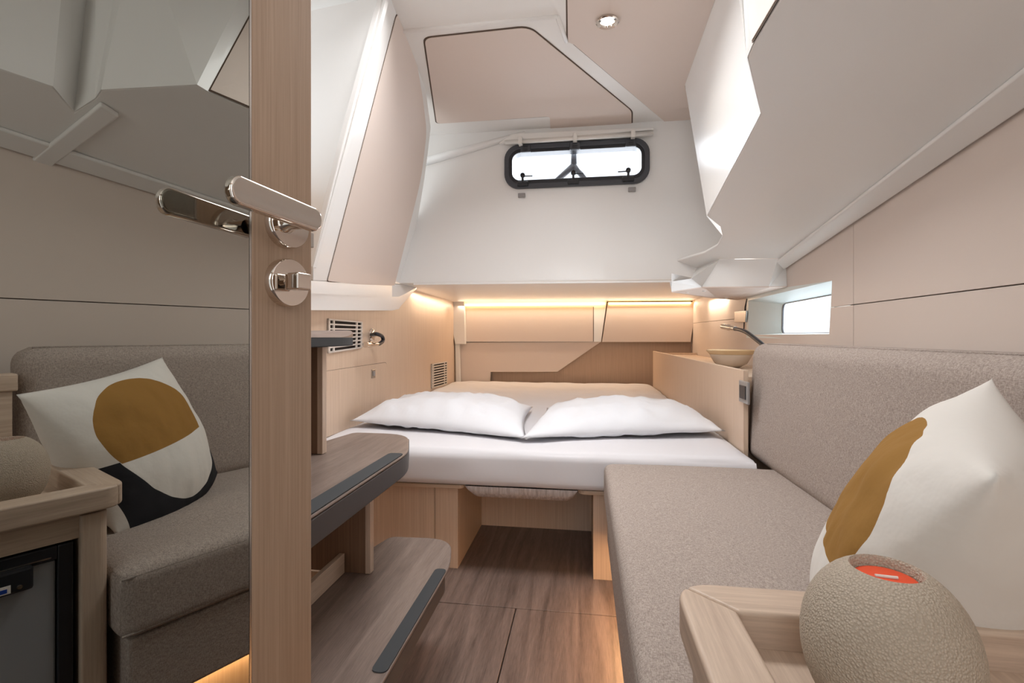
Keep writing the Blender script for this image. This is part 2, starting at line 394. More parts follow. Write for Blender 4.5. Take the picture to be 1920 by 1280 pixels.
# forked strut outside the glass
p0 = PY(1076, 285, YB+.1); pc = PY(1076, 315, YB+.1); pl = PY(1030, 350, YB+.1); pr = PY(1108, 350, YB+.1)
v, f = join(tubeg([p0+Vector((0, 0, .05)), p0, pc], [.016, .014, .018], 12), tubeg([pc+Vector((0, 0, .012)), pl], [.018, .012], 12), tubeg([pc+Vector((0, 0, .012)), pr], [.018, .012], 12))
obj('outside_strut', v, f, 'frame', w1, smooth=True)
# slim rolled white blind above the window, and two little clips under it
bl = empty('rolled_blind', (0, YB, 1.79), 'slim white rolled blind held by three clips above the narrow window', 'blind')
bA, bB = PY(947, 267, YB-.03), PY(1224, 250, YB-.03)
v, f = join(tubeg([bA, bB], .0115, 14), tubeg([bA+Vector((.005, -.012, -.007)), bB+Vector((0, -.012, -.007))], .0085, 12)); obj('roll', v, f, 'white', bl, smooth=True)
for s in (.11, .485, .87):
    q = bA.lerp(bB, s); box('clip', q.x-.010, q.x+.010, YB-.058, YB-.012, q.z-.022, q.z+.017, 'white', bl, bevel=.003)
for (u, v_), lb in (((978, 366), 'small grey block fixed under the left end of the narrow window'), ((1185, 355), 'small grey block fixed under the right end of the narrow window')):
    q = PY(u, v_, YB-.01); o = box('magnet_catch', q.x-.018, q.x+.018, YB-.014, YB, q.z-.011, q.z+.011, 'grey', None, bevel=.002)
    tag(o, lb, 'catch', 'magnet catches under the window')

wf = empty('wall_front', (0, -.8, 0), 'entrance bulkhead behind the viewpoint with a doorway', kind='structure')
v, f = join(boxg(-1.3, -.35, -.83, -.80, 0, CZ), boxg(.25, .85, -.83, -.80, 0, CZ), boxg(-.35, .25, -.83, -.80, 1.75, CZ))
obj('bulkhead_panel', v, f, 'door', wf, fix=False)
# ------------------------------------------------------------ ceiling
ce = empty('ceiling', (-.1, 1.5, CZ), 'white moulded headlining with beige fabric panels', kind='structure')
box('headlining', -1.3, .46, -.8, YB+.05, CZ, CZ+.03, 'ceil', ce)
box('headlining_side', .46, .95, -.8, YB+.05, CZ, CZ+.03, 'ceil', ce)
dn = Vector((0, 0, -1))
hpoly = [PZ(u, v, CZ) for u, v in ((796, 71), (992, 50), (1184, 207), (1184, 238), (1032, 243), (1031, 217), (819, 231))]
inset('hatch_panel', hpoly, dn, ce, 'liner', rad=[.03, .04, .03, 0, 0, .025, .03], gap=.008)
bpoly = [PZ(u, v, CZ) for u, v in ((1062, -120), (1065, 77), (1076, 82), (1257, 236), (1300, 234), (1284, 160), (1382, -120))]
inset('liner_panel', bpoly, dn, ce, 'liner', gap=.007)
for a, b in (((650, 68), (1045, 30)), ((1045, 30), (1062, 78))):
    A, B = PZ(*a, CZ), PZ(*b, CZ); v, f = tubeg([A, B], .008, 8); obj('moulded_fold', v, f, 'ceil', ce, smooth=True)
# recessed downlight
dc = PZ(1139, 37, CZ)
dl = empty('downlight', dc, 'round chrome downlight glowing in the beige ceiling panel', 'lamp')
lathe('rim', [(.020, -.004), (.035, -.004), (.038, -.010), (.034, -.013), (.024, -.011), (.020, -.004)], dc, 'chrome', dl)
lathe('lens', [(.022, -.0045), (.018, -.008), (0, -.009)], dc, 'bulb', dl)
sl = bpy.data.lights.new('downlight_beam', 'SPOT'); sl.energy = 3; sl.color = (1, .86, .7); sl.spot_size = R(120); sl.spot_blend = .6; sl.shadow_soft_size = .02
so2 = bpy.data.objects.new('downlight_beam', sl); so2.location = (0, 0, -.02); so2.parent = dl; COL.objects.link(so2)

# ------------------------------------------------------------ trim_1: white moulding on the left with a tall beige panel
t1 = empty('trim_1', (-.9, 2, .9), 'white side moulding with a tall beige panel left of the bulkhead', kind='structure')
Pa, Pb, Pt = PY(613, 527, 1.6), PY(735, 542, 2.4), PZ(743, 25, CZ)
CP, Cn = plane(Pa, Pb, Pt); Cn = toward(Cn, CP, (0, 1, .8))
def PC(u, v): return onp(u, v, CP, Cn)
fr = [PC(u, v) for u, v in ((720, -10), (742, -10), (757, 25), (778, 58), (795, 140), (808, 238), (802, 290), (796, 335), (781, 427), (772, 504), (773, 534), (587, 527), (587, 500), (640, 283))]
prism('moulding_face', fr, -Cn*.02, 'gel', t1, bevel=.004)
cp = [PC(u, v) for u, v in ((743, 26), (751, 31), (769, 62), (779, 110), (792, 187), (799, 247), (789, 333), (766, 427), (737, 541), (613, 526))]
inset('liner_panel', cp, Cn, t1, 'liner', gap=.004, rad=[.02, .01, .03, .05, .05, .05, .08, .08, .02, .01])
# bright near face beside the door
e1, e2 = PC(720, -10), PC(587, 500)
prism('near_face', [e1+Vector((.01, -.0, 0)), e2, e2+Vector((-.75, .10, 0)), e1+Vector((-.75, .10, 0))], (0, .02, 0), 'gel', t1)
# lower lip of the moulding
L0, L1, L2 = PC(560, 524), PC(771, 534), PC(781, 538)
lip = [PL(540, 581, .05), PL(735, 582, .05), PL(748, 579, .05), PL(753, 572, .05), PL(781, 541, .05)]
top = [PC(540, 524), PC(735, 533), PC(748, 533), PC(757, 533), PC(775, 533)]
mid = [PL(540, 548, .06), PL(735, 556, .06), PL(748, 556, .06), PL(757, 552, .06), PL(781, 539, .06)]
V = top+mid+lip+[PL(540, 581, 0), PL(735, 582, 0), PL(748, 579, 0), PL(753, 572, 0), PL(781, 541, 0)]
Fc = [(r*5+i, r*5+i+1, (r+1)*5+i+1, (r+1)*5+i) for r in range(3) for i in range(4)]
auto(obj('moulding_lip', V, Fc, 'gel', t1, smooth=True), 22)

# ------------------------------------------------------------ wall_right: hull lining panels and window_2
wr = empty('wall_right', (.8, 2, .3), 'beige hull lining panels with fine joints', kind='structure')
def hw(y, z, off=0): p = Vector((hx(y), y, z)); return p+Hn*off
q0, q1, q2, q3 = PH(1403, 560), PH(1560, 527), PH(1551, 627), PH(1401, 627)
wy0, wy1, wz0, wz1 = q1.y+.0, q0.y, .807, .979
SEAM = .893; VJ = PH(1600, 430).y
gp = .0012
def hp_(name, pts): return prism(name, [hw(y, z) for y, z in pts], Hn*-.015, 'hull', wr, bevel=.0008)
hp_('lining_panel', [(-.8, 0), (VJ-gp, 0), (VJ-gp, SEAM-gp), (-.8, SEAM-gp)])
hp_('lining_panel', [(-.8, SEAM+gp), (VJ-gp, SEAM+gp), (VJ-gp, 1.5), (-.8, 1.65)])
hp_('lining_panel', [(VJ+gp, 0), (4.45, 0), (4.45, SEAM+.012), (wy1, SEAM-gp), (wy1, wz0), (wy0+.02, wz0), (wy0+.008, SEAM-gp), (VJ+gp, SEAM-gp)])
hp_('lining_panel', [(VJ+gp, SEAM+gp), (wy0+.006, SEAM+gp), (wy0, wz1), (wy1, wz1), (wy1, SEAM+gp), (4.45, SEAM+.0145), (4.45, 1.3), (VJ+gp, 1.5)])
prism('backing', [hw(-.8, .3, -.016), hw(VJ+.05, .3, -.016), hw(VJ+.05, 1.5, -.016), hw(-.8, 1.6, -.016)], Hn*-.004, 'gap', wr)
w2 = empty('window_2', (.85, 2.1, .8), 'small hull port in a deep white reveal above the sofa back', kind='structure')
def hq(y, z, d): return Vector((hx(y)+d, y, z))
inn = [hq(wy0+.02, wz0, 0), hq(wy0, wz1, 0), hq(wy1, wz1, 0), hq(wy1, wz0, 0)]
gx = .10
out_ = [hq(1.76, .812, gx), hq(1.72, .952, gx), hq(2.43, .949, gx), hq(2.44, .812, gx)]
V = inn+out_; Fc = [(i, (i+1) % 4, 4+(i+1) % 4, 4+i) for i in range(4)]
# a shell with thickness
cen = sum(V, Vector())/8
V2 = [p+Vector((0, (p.y-cen.y)*.06, (p.z-cen.z)*.2)) for p in V]
Fc2 = [(8+i, 8+4+i, 8+4+(i+1) % 4, 8+(i+1) % 4) for i in range(4)]+[(i, 8+i, 8+(i+1) % 4, (i+1) % 4) for i in range(4)]
obj('reveal', V+V2, Fc+Fc2, 'reveal', w2, fix=True)
n4 = len(rpoly(out_, .03)); ro = rpoly([p.copy() for p in out_], .03); cen2 = sum(out_, Vector())/4
ri = [p+(cen2-p).normalized()*.009 for p in ro]
V = [p for p in ro]+ri+[p+Vector((-.006, 0, 0)) for p in ro]+[p+Vector((-.006, 0, 0)) for p in ri]
Fc = []
for i in range(n4):
    j = (i+1) % n4
    Fc += [(i, j, n4+j, n4+i), (2*n4+i, 3*n4+i, 3*n4+j, 2*n4+j), (i, 2*n4+i, 2*n4+j, j), (n4+i, n4+j, 3*n4+j, 3*n4+i)]
obj('gasket', V, Fc, 'black', w2)
prism('glass', ri, (.004, 0, 0), 'glass', w2)
# thin dark channel and little plate beside the port
a, b = PH(1401, 560), PH(1395, 618)
tube('edge_channel', [a, a.lerp(b, .25)+Vector((-.002, .01, 0)), b], .004, 'black', w2, 8)
pp = PH(1390, 594); prism('blind_plate', [PH(1380, 584, .004), PH(1402, 582, .004), PH(1400, 604, .004), PH(1380, 604, .004)], Hn*.008, 'chrome_dull', w2, bevel=.002)

prism('backing', [hw(wy1+.06, .3, -.016), hw(4.45, .3, -.016), hw(4.45, 1.3, -.016), hw(wy1+.06, 1.3, -.016)], Hn*-.004, 'gap', wr)
# ------------------------------------------------------------ trim_2: sloping white underside of the side deck
t2 = empty('trim_2', (.6, 1.4, 1.2), 'white sloping underside of the side deck above the sofa', kind='structure')
mS = [Vector(p) for p in ((.343, .772, 1.438), (.338, .741, 1.448), (.468, .593, 1.434), (.500, .590, 1.424), (.565, .567, 1.40), (.513, .52, 1.435), (.52, .438, 1.455), (.52, -.8, 1.75))]
mS = [onS(p.x, p.y) for p in mS]
s1, s2, s3, s4 = onS(.328, 1.026), PS(1400, 110), PS(1425, 215), PS(1325, 405)
s5, s5b, s6, s6b, s7 = PS(1350, 425), PS(1354, 442), PS(1345, 460), PS(1320, 474), PS(1225, 502)
farS = [PS(1306, 503), PS(1349, 486), PS(1459, 485)]
hullS = [onS(hx(y)-.004, y) for y in (2.2, 1.5, 1.0, .3, -.8)]
polyS = [s1, s2, s3, s4, s5, s5b, s6, s6b, s7]+farS+hullS+[mS[7], mS[6], mS[5], mS[4], mS[3], mS[2], mS[1], mS[0]]
prism('deck_underside', polyS, -Sn*.012, 'gel', t2, bevel=.004)
# lip along the hull
A, B = PS(1450, 512), onS(hx(-.8)-.01, -.8)
l0, l1 = onS(hx(2.22)-.004, 2.22), onS(hx(-.8)-.004, -.8)
l0i, l1i = l0+Vector((-.045, 0, .0)), l1+Vector((-.075, 0, 0)); l0i = onS(l0i.x, l0i.y); l1i = onS(l1i.x, l1i.y)
V = [l0, l1, l1i, l0i]; V = V+[p+Sn*.012 for p in V]
obj('trim_lip', V, [(0, 1, 2, 3), (7, 6, 5, 4), (0, 4, 5, 1), (1, 5, 6, 2), (2, 6, 7, 3), (3, 7, 4, 0)], 'gel', t2, bevel=.005, seg=3)
# upright faces between that underside and the ceiling
Q = Vector((.420, 2.15, CZ)); Tp2 = Vector((.404, 1.42, CZ)); Tp1 = Vector((.425, 1.43, CZ)); Tp0 = Vector((.42, .98, CZ))
obj('upright_face', [s2, s3, s4, Q, Tp2], [(0, 1, 4), (1, 3, 4), (1, 2, 3)], 'gel', t2)
obj('corner_facet', [s1, s2, Tp2, Tp1], [(0, 1, 2, 3)], 'gel', t2)
obj('far_return', [s4, Q, Vector((.545, YB, CZ)), Vector((.73, YB, 1.2))], [(0, 1, 2, 3)], 'gel', t2)
bp_, bn = plane(s1, mS[0], Tp0); bn = toward(bn, bp_, (-.3, .5, 1.4))
obj('panel_face', [s1, mS[0], Tp0, Tp1], [(0, 1, 2, 3)], 'gel', t2)
pp_ = [s1.lerp(mS[0], .02)+Vector((0, 0, .006)), mS[0]+Vector((0, 0, .006)), Tp0, Tp1.lerp(Tp0, .02)]
inset('liner_panel', pp_, bn, t2, 'liner', gap=.006)
tops = [Tp0, Vector((.41, .93, CZ)), Vector((.52, .68, CZ)), Vector((.55, .67, CZ)), Vector((.62, .62, CZ)), Vector((.56, .56, CZ)), Vector((.57, .46, CZ)), Vector((.57, -.8, CZ))]
for i in range(7):
    obj('near_upright', [mS[i], mS[i+1], tops[i+1], tops[i]], [(0, 1, 2, 3)], 'gel', t2)
# moulded groove pieces on the underside
def onSd(x, y, d): return onS(x, y)+Sn*d
gpts = [(.500, .60), (.515, .640), (.776, .566), (.770, .528)]
prism('moulded_groove', [onSd(x, y, .0) for x, y in gpts], Sn*.014, 'gel', t2, bevel=.005, seg=3)
# white locker-like moulding at the far end of the deck underside
t3 = empty('trim_3', (.55, 2.1, 1.0), 'angular white moulding below the deck underside beside the port', kind='structure')
mA, mB = PS(1349, 486), PS(1459, 485); mC = PS(1306, 503)
zb_ = 1.0; mE, mG = PZ(1259, 546, zb_), PZ(1442, 536.5, zb_)
fp, fn_ = plane(mA, mB, mG); mF = onp(1316, 537.5, fp, fn_)
mD1, mD2 = PY(1296, 522, (mE.y+mF.y)/2), PY(1256, 528, mE.y)
obj('moulding_face', [mA, mB, mG, mF], [(0, 1, 2, 3)], 'gel', t3)
obj('moulding_side', [mA, mC, mD1, mD2, mE, mF], [(0, 1, 2), (0, 2, 5), (2, 3, 5), (3, 4, 5)], 'gel', t3)
hA, hB = PH(1474, 500, .002), Vector((hx(mG.y)-.002, mG.y, zb_))
obj('moulding_return', [mB, mG, hB, hA], [(0, 1, 3), (1, 2, 3)], 'gel', t3)
mH, mI = PZ(1374, 561, zb_), PZ(1330, 557, zb_)
prism('moulding_base', [mE, mF, mG, Vector((hx(mG.y)-.002, mG.y, zb_)), Vector((hx(mH.y)-.002, mH.y, zb_)), mI], (0, 0, -.004), 'liner', t3)
obj('base_edge', [mE, mI, mH, mI+Vector((0, 0, .08)), mE+Vector((0, 0, .08)), mH+Vector((0, 0, .08))], [(0, 1, 3, 4), (1, 2, 5, 3)], 'gel', t3)
for u, v_ in ((1288, 548), (1320, 545), (1362, 558)):
    q = PZ(u, v_, zb_-.004); lathe('screw_cap', [(.009, 0), (.006, -.003), (0, -.003)], q, 'white', t3, seg=16)

# ------------------------------------------------------------ strip lights tucked under the soffit
st = empty('strip_light', (0, YA, 1.05), 'warm strip light glowing under the soffit along the far lockers', 'lamp')
box('diffuser', -1.03, .17, YA-.035, YA-.022, 1.058, 1.074, 'led', st)
box('diffuser', .20, .84, YA-.035, YA-.022, 1.058, 1.072, 'led', st)
area('strip_glow', (-.1, YA-.07, 1.06), (R(-28), 0, 0), 1.9, .03, 3.0, WARM)
area('side_glow', (-1.0, 3.3, 1.06), (0, R(20), 0), .03, .9, .9, WARM)
area('hull_glow', (.80, 3.25, 1.03), (0, R(-20), 0), .03, .5, .8, WARM)

# ------------------------------------------------------------ bed: base, mattress, pillows
XL = -.43; XR = .03; YF = 1.645; YR = 2.04; BT = .283
bb = empty('bed_base', (0, 1.8, 0), 'light oak bed base with a foot recess open to the aisle', 'bed base')
wallx = lambda y: lw(y, 0).x+.002
box('front_panel', -.950, -.513, YF, YF+.018, 0, BT, 'veneer', bb, bevel=.0008)
box('front_panel', -.511, XL, YF, YF+.018, 0, BT, 'veneer', bb, bevel=.0008)
box('recess_side', XL-.018, XL, YF+.018, YR, 0, BT, 'veneer', bb)
box('recess_back', XL-.018, XR+.018, YR, YR+.018, 0, BT, 'veneer', bb)
box('recess_side', XR, XR+.018, YF+.018, YR, 0, BT, 'veneer', bb)
box('front_panel', XR, .52, YF-.008, YF+.018, 0, BT, 'veneer', bb, bevel=.0008)
prism('slat_board', rpoly([(-.95, YF-.03, BT), (-.40, YF-.03, BT), (-.40, YF+.30, BT), (-.95, YF+.3, BT)], [0, .03, 0, 0]), (0, 0, .014), 'veneer_x', bb, bevel=.003)
prism('slat_board', rpoly([(-.02, YF-.03, BT), (.52, YF-.03, BT), (.52, YF+.3, BT), (-.02, YF+.3, BT)], [.03, 0, 0, 0]), (0, 0, .014), 'veneer_x', bb, bevel=.003)
box('platform', -.96, .52, YF+.31, 4.08, BT, BT+.014, 'veneer_x', bb)

ma = empty('mattress', (-.2, 2.6, .297), 'thick white-sheeted mattress filling the cabin from wall to side cabinet', 'mattress')
YM = 1.592; MT = .423
def mat_mesh():
    nx, ny = 90, 110; V = []; 
    prof = []                                         # front profile (y, z) from bottom round to the top, then back
    for k in range(9): prof.append((YM+.022-.022*math.sin(R(90*k/8)), .300+.022-.022*math.cos(R(90*k/8))))
    for k in range(1, 6): prof.append((YM, .322+(MT-.032-.322)*k/5))
    for k in range(1, 11): prof.append((YM+.032-.032*math.cos(R(90*k/10)), MT-.032+.032*math.sin(R(90*k/10))))
    for k in range(1, ny): prof.append((YM+.032+(4.09-YM-.032)*k/(ny-1), MT))
    for j, (y, z) in enumerate(prof):
        for i in range(nx+1):
            xl = lw(y, 0).x+.004; xr = .522; x = xl+(xr-xl)*i/nx
            e = min(1, (x-xl)/.05, (xr-x)/.05); e = max(e, 0)
            h = 0
            if z > .41:
                d = min(1, (4.09-y)/.15)
                h = .006*noise.noise(Vector((x*3.0+y*1.2, y*2.2, 0)))+.005*noise.noise(Vector((x*9+y*5, y*4, 3)))*(1 if y > 2.2 else .25)
                h += -.012*(1-e)**2
                if y > 3.2: h += .010*abs(noise.noise(Vector((x*5-y*4, y*6+x*3, 9))))
                h -= .02*(1-d)**2
            yy = y
            if z < .41 and y < YM+.03: yy += .006*noise.noise(Vector((x*4, 0, z*9)))
            V.append((x, yy, z+h))
    n = nx+1; Fc = [(j*n+i, j*n+i+1, (j+1)*n+i+1, (j+1)*n+i) for j in range(len(prof)-1) for i in range(nx)]
    k = len(V); J = len(prof)-1
    V += [(lw(4.09, 0).x+.004, 4.09, .30), (.522, 4.09, .30)]
    return V, Fc
v, f = mat_mesh(); obj('fitted_sheet', v, f, 'sheet', ma, smooth=True, fix=True)
box('core', -.95, .515, YM+.03, 4.08, .298, .385, 'ticking', ma)
# quilted underside showing between the boards
nx, ny = 40, 10; V = []
for j in range(ny+1):
    for i in range(nx+1):
        s, t = i/nx, j/ny; x = -.395+.375*s; e = min(1, s/.12, (1-s)/.12); e = max(0, e)
        V.append((x, YM+.012+.35*t, .299-.046*math.sin(e*math.pi/2)**.5*(min(1, t/.06+.45))))
n = nx+1; Fc = [(j*n+i, j*n+i+1, (j+1)*n+i+1, (j+1)*n+i) for j in range(ny) for i in range(nx)]
V += [(-.395+.375*i/nx, YM+.012, .299) for i in range(nx+1)]
k = (ny+1)*n; Fc += [(i, i+1, k+i+1, k+i) for i in range(nx)]
q_ = obj('quilted_underside', V, Fc, 'ticking', ma, smooth=True); q_['label'] = 'striped quilted underside of the mattress'

def pillow(name, c, h, mt_, parent=None, N=44, pw=2.2, ex=.6, wr=.006, seed=0, back=.5, up=None, sink=None, uv=False, fine=.010, out=0):
    """c: corners (u0v0, u1v0, u1v1, u0v1); domed on both sides of the corner plane"""
    c = [Vector(p) for p in c]; n_ = (c[3]-c[0]).cross(c[1]-c[0]).normalized()
    if up is not None and n_.dot(Vector(up)) < 0: n_ = -n_
    V, UV, Fc = [], [], []
    for side in (1, -1):
        for j in range(N+1):
            for i in range(N+1):
                a, b = i/N, j/N
                p = c[0]*(1-a)*(1-b)+c[1]*a*(1-b)+c[2]*a*b+c[3]*(1-a)*b
                vv = b
                s = max(0, 1-abs(2*a-1)**pw)*max(0, 1-abs(2*b-1)**pw)
                # sides draw in between the corners
                cc = (c[0]+c[1]+c[2]+c[3])/4
                ea = 1-(2*a-1)**2; eb = 1-(2*b-1)**2
                p = p+(cc-p)*.07*(abs(2*a-1)**3*eb+abs(2*b-1)**3*ea)
                if out: p = p+(c[3]-c[0]+c[2]-c[1])*.5*out*b**2*ea**.8
                w_ = noise.noise(Vector((a*5+seed, b*5, seed)))*wr+noise.noise(Vector((a*11+seed, b*4+a*5, seed+7)))*wr*.8
                edge = 4*s**.5 if s < .06 else 1
                hh = h*s**ex*(1 if side > 0 else back)+w_*min(1, s*3)+fine*abs(noise.noise(Vector((a*16+b*3+seed, b*6-a*4, seed+2))))*min(1, s*4)
                q = p+n_*hh*side
                if sink is not None: q.z = max(q.z, sink)
                V.append(q); UV.append((a, b) if side > 0 else (a, -5-b))
    n1 = N+1; k = n1*n1
    for j in range(N):
        for i in range(N):
            q = (j*n1+i, j*n1+i+1, (j+1)*n1+i+1, (j+1)*n1+i); Fc.append(q); Fc.append(tuple(x+k for x in q[::-1]))
    off = wloc(parent) if parent else Vector((sum(p.x for p in V)/len(V), sum(p.y for p in V)/len(V), min(p.z for p in V)))
    me = bpy.data.meshes.new(name); me.from_pydata([p-off for p in V], [], Fc)
    u = me.uv_layers.new(name='UVMap')
    for lp in me.loops: u.data[lp.index].uv = UV[lp.vertex_index]
    b_ = bmesh.new(); b_.from_mesh(me); bmesh.ops.remove_doubles(b_, verts=b_.verts, dist=1e-5); bmesh.ops.recalc_face_normals(b_, faces=b_.faces); b_.to_mesh(me); b_.free()
    for p in me.polygons: p.use_smooth = True
    mats = mt_ if isinstance(mt_, (list, tuple)) else [mt_]
    for q in mats: me.materials.append(M[q])
    o = bpy.data.objects.new(name, me); COL.objects.link(o)
    if parent: o.parent = parent
    else: o.location = off
    return o
tag(pillow('pillow', [(-.955, 1.90, .452), (-.200, 1.725, .438), (-.25, 2.42, .450), (-.93, 2.42, .455)], .088, 'pillow', seed=1, up=(0, 0, 1), back=.25, sink=.430, wr=.012, ex=.55, pw=2.6),
    'plump white pillow on the left side of the bed', 'pillow', 'white pillows at the foot of the bed')
tag(pillow('pillow', [(-.222, 1.715, .440), (.515, 1.895, .452), (.50, 2.42, .455), (-.18, 2.40, .450)], .080, 'pillow', seed=5, up=(0, 0, 1), back=.25, sink=.430, wr=.012, ex=.55, pw=2.6),
    'plump white pillow on the right side of the bed next to the side cabinet', 'pillow', 'white pillows at the foot of the bed')

# ------------------------------------------------------------ side cabinet, bowl, socket, reading lamps
sc = empty('side_cabinet', (.6, 2.8, 0), 'light oak cabinet with an open top between the bed and the hull', 'cabinet')
box('front_panel', .527, .543, 1.735, 3.91, .2, .685, 'veneer', sc, bevel=.001)
prism('end_panel', [(.543, 3.895, .2), (hx(3.9)-.004, 3.895, .2), (hx(3.9)-.004, 3.895, .672), (.543, 3.895, .672)], (0, .015, 0), 'veneer', sc)
prism('inner_shelf', [(.543, 1.823, .645), (hx(1.823)-.004, 1.823, .645), (hx(3.89)-.004, 3.89, .645), (.543, 3.89, .645)], (0, 0, .012), 'veneer_y', sc)
box('near_end', .545, hx(1.8)-.004, 1.812, 1.822, 0, .645, 'veneer', sc)
bwc = PX(1370, 684, .655); bwc.z = .6575
bw = empty('bowl', bwc, 'shallow wooden-rimmed pale bowl on the side cabinet behind the sofa back', 'bowl')
lathe('body', [(.0, 0), (.035, .001), (.068, .02), (.082, .045), (.090, .0605), (.084, .0605), (.08, .045), (.06, .022), (.03, .008), (0, .007)], bwc, 'bowl_out', bw)
lathe('rim', [(.089, .0610), (.100, .072), (.106, .080), (.100, .0805), (.093, .072), (.082, .0610)], bwc, 'bowl_in', bw)
so_ = PX(1398, 735, .527)
sk = empty('power_socket', (.527, so_.y, so_.z), 'grey power socket on the side cabinet beside the sofa back', 'socket')
box('plate', .519, .527, so_.y-.045, so_.y+.045, so_.z-.036, so_.z+.036, 'grey', sk, bevel=.002)
box('insert', .516, .519, so_.y-.030, so_.y+.030, so_.z-.022, so_.z+.022, 'black', sk, bevel=.001)
def bez(pts, n=24):
    out = []
    P = [pts[0]]+pts+[pts[-1]]
    for i in range(1, len(P)-2):
        for k in range(n):
            t = k/n; a, b, c, d = P[i-1], P[i], P[i+1], P[i+2]
            out.append(.5*((2*b)+(c-a)*t+(2*a-5*b+4*c-d)*t*t+(3*b-a-3*c+d)*t**3))
    out.append(P[-2]); return out
base = PL(696, 628); ll = empty('reading_lamp', base, 'chrome and black gooseneck lamp curled on the veneer side wall', 'lamp')
lathe('wall_plate', [(.032, .001), (.032, .006), (.027, .010), (.012, .011), (.010, .02), (0, .02)], base, 'chrome', ll, axis=LWn)
nk = [PL(698, 627, .015), PL(706, 626, .05), PL(716, 630, .06), PL(718, 638, .06), PL(712, 644, .06), PL(705, 645, .06)]
tube('neck', bez(nk, 8), .009, 'black', ll, 12)
h0, h1 = PL(707, 645, .06), PL(685, 646, .07)
tube('head', [h0, h0.lerp(h1, .5), h0.lerp(h1, .55), h1], [.010, .0105, .013, .013], 'chrome', ll, 16)
rb = PX(1445, 660, .69)
rl = empty('reading_lamp', rb, 'black gooseneck lamp with a chrome head rising behind the sofa back', 'lamp')
nk = [PX(1450, 668, .69), PX(1434, 650, .69), PX(1415, 634, .685), PX(1396, 621, .68), PX(1378, 616, .68)]
tube('neck', bez(nk, 8), .0085, 'black', rl, 12)
h0, h1 = PX(1379, 616, .68), PX(1356, 612, .68)
tube('head', [h0, h0.lerp(h1, .45), h0.lerp(h1, .5), h1], [.011, .012, .0145, .0145], 'chrome_dull', rl, 16)
lathe('wall_plate', [(.03, 0), (.03, .006), (.012, .010), (0, .010)], (.69, PX(1450, 668, .69).y, .6570), 'chrome', rl)

# ------------------------------------------------------------ sofa
so3 = empty('sofa', (.33, 1.05, 0), 'taupe fabric bench sofa running along the hull', 'sofa')
def cushion_box(name, x0, x1, y0, y1, z0, z1, r, mt_, parent, crown=0, n=16, lean=0, farround=0):
    """box with rounded edges, gently crowned top, dense enough to bend"""
    nx, ny, nz = 18, 36, 8; 
    b = bmesh.new()
    def rr(t, a, c, r):                       # positions clustered at the ends
        return a+(c-a)*t
    bmesh.ops.create_cube(b, size=1)
    bmesh.ops.subdivide_edges(b, edges=b.edges[:], cuts=23, use_grid_fill=True)
    cx, cy, cz = (x0+x1)/2, (y0+y1)/2, (z0+z1)/2; hx_, hy, hz = (x1-x0)/2, (y1-y0)/2, (z1-z0)/2
    def warp(t, h):                           # denser vertices near the ends
        s = 2*t; return math.copysign(abs(s)**.55 if h > .12 else abs(s), s)*h
    for q in b.verts:
        p = Vector((warp(q.co.x, hx_), warp(q.co.y, hy), warp(q.co.z, hz)))
        i = Vector((max(-(hx_-r), min(hx_-r, p.x)), max(-(hy-r), min(hy-r, p.y)), max(-(hz-r), min(hz-r, p.z))))
        d = p-i
        if d.length > 1e-9: p = i+d.normalized()*min(r, max(abs(d.x), abs(d.y), abs(d.z)) if False else r) if (abs(p.x) >= hx_-1e-6 or abs(p.y) >= hy-1e-6 or abs(p.z) >= hz-1e-6) else p
        sx, sy = 1-(p.x/hx_)**2, 1-(p.y/hy)**4
        if p.z > 0 and crown: p.z += crown*max(0, sx)**.5*max(0, sy)**.5
        if lean: p.x += lean*(p.z+hz)
        q.co = p+Vector((cx, cy, cz))-wloc(parent)
    me = bpy.data.meshes.new(name); b.to_mesh(me); b.free()
    for p in me.polygons: p.use_smooth = True
    me.materials.append(M[mt_]); o = bpy.data.objects.new(name, me); COL.objects.link(o); o.parent = parent; return o
sx0 = .062
seat = cushion_box('seat_cushion', sx0, .600, .516, 1.588, .277, .398, .022, 'sofa', so3, crown=.012)
back = cushion_box('backrest', .550, .668, .472, 1.800, .385, .776, .042, 'sofa', so3, lean=.05)
def seam(pts, parent, r=.0022, name='seam'):
    v, f = tubeg([Vector(p) for p in pts], r, 6); o = obj(name, v, f, 'sofa', parent, smooth=True); return o
seam([(sx0+.004, .52, .386), (sx0+.004, 1.565, .386)], seat); seam([(sx0+.004, .52, .289), (sx0+.004, 1.565, .289)], seat)
seam([(sx0+.012, .521, .30), (sx0+.012, .521, .384)], seat); 
seam([(.598, .50, .774), (.598, 1.72, .774)], back); seam([(.583, .50, .757), (.583, 1.72, .757)], back)
box('upholstered_base', .074, .54, .53, 1.60, .142, .276, 'sofa', so3, bevel=.008)
box('plinth', .135, .54, .53, 1.60, 0, .14, 'veneer', so3)
box('lamp_channel', .105, .130, .56, 1.56, .132, .141, 'led', so3)
area('plinth_glow', (.118, 1.05, .128), (0, R(8), 0), .02, .95, 1.0, (1, .60, .28))

# printed cushion
cu = pillow('throw_cushion', [(.317, .431, .692), (.536, .737, .745), (.438, .829, .440), (.265, .563, .405)], .080, 'print', seed=3,
            up=(-.8, .48, .38), back=1.45, fine=.002, out=.17, sink=.400, wr=.005, ex=.6, pw=2.2, N=64)
tag(cu, 'white linen cushion with ochre disc and black leaf print, leaning on the taupe sofa', 'cushion')

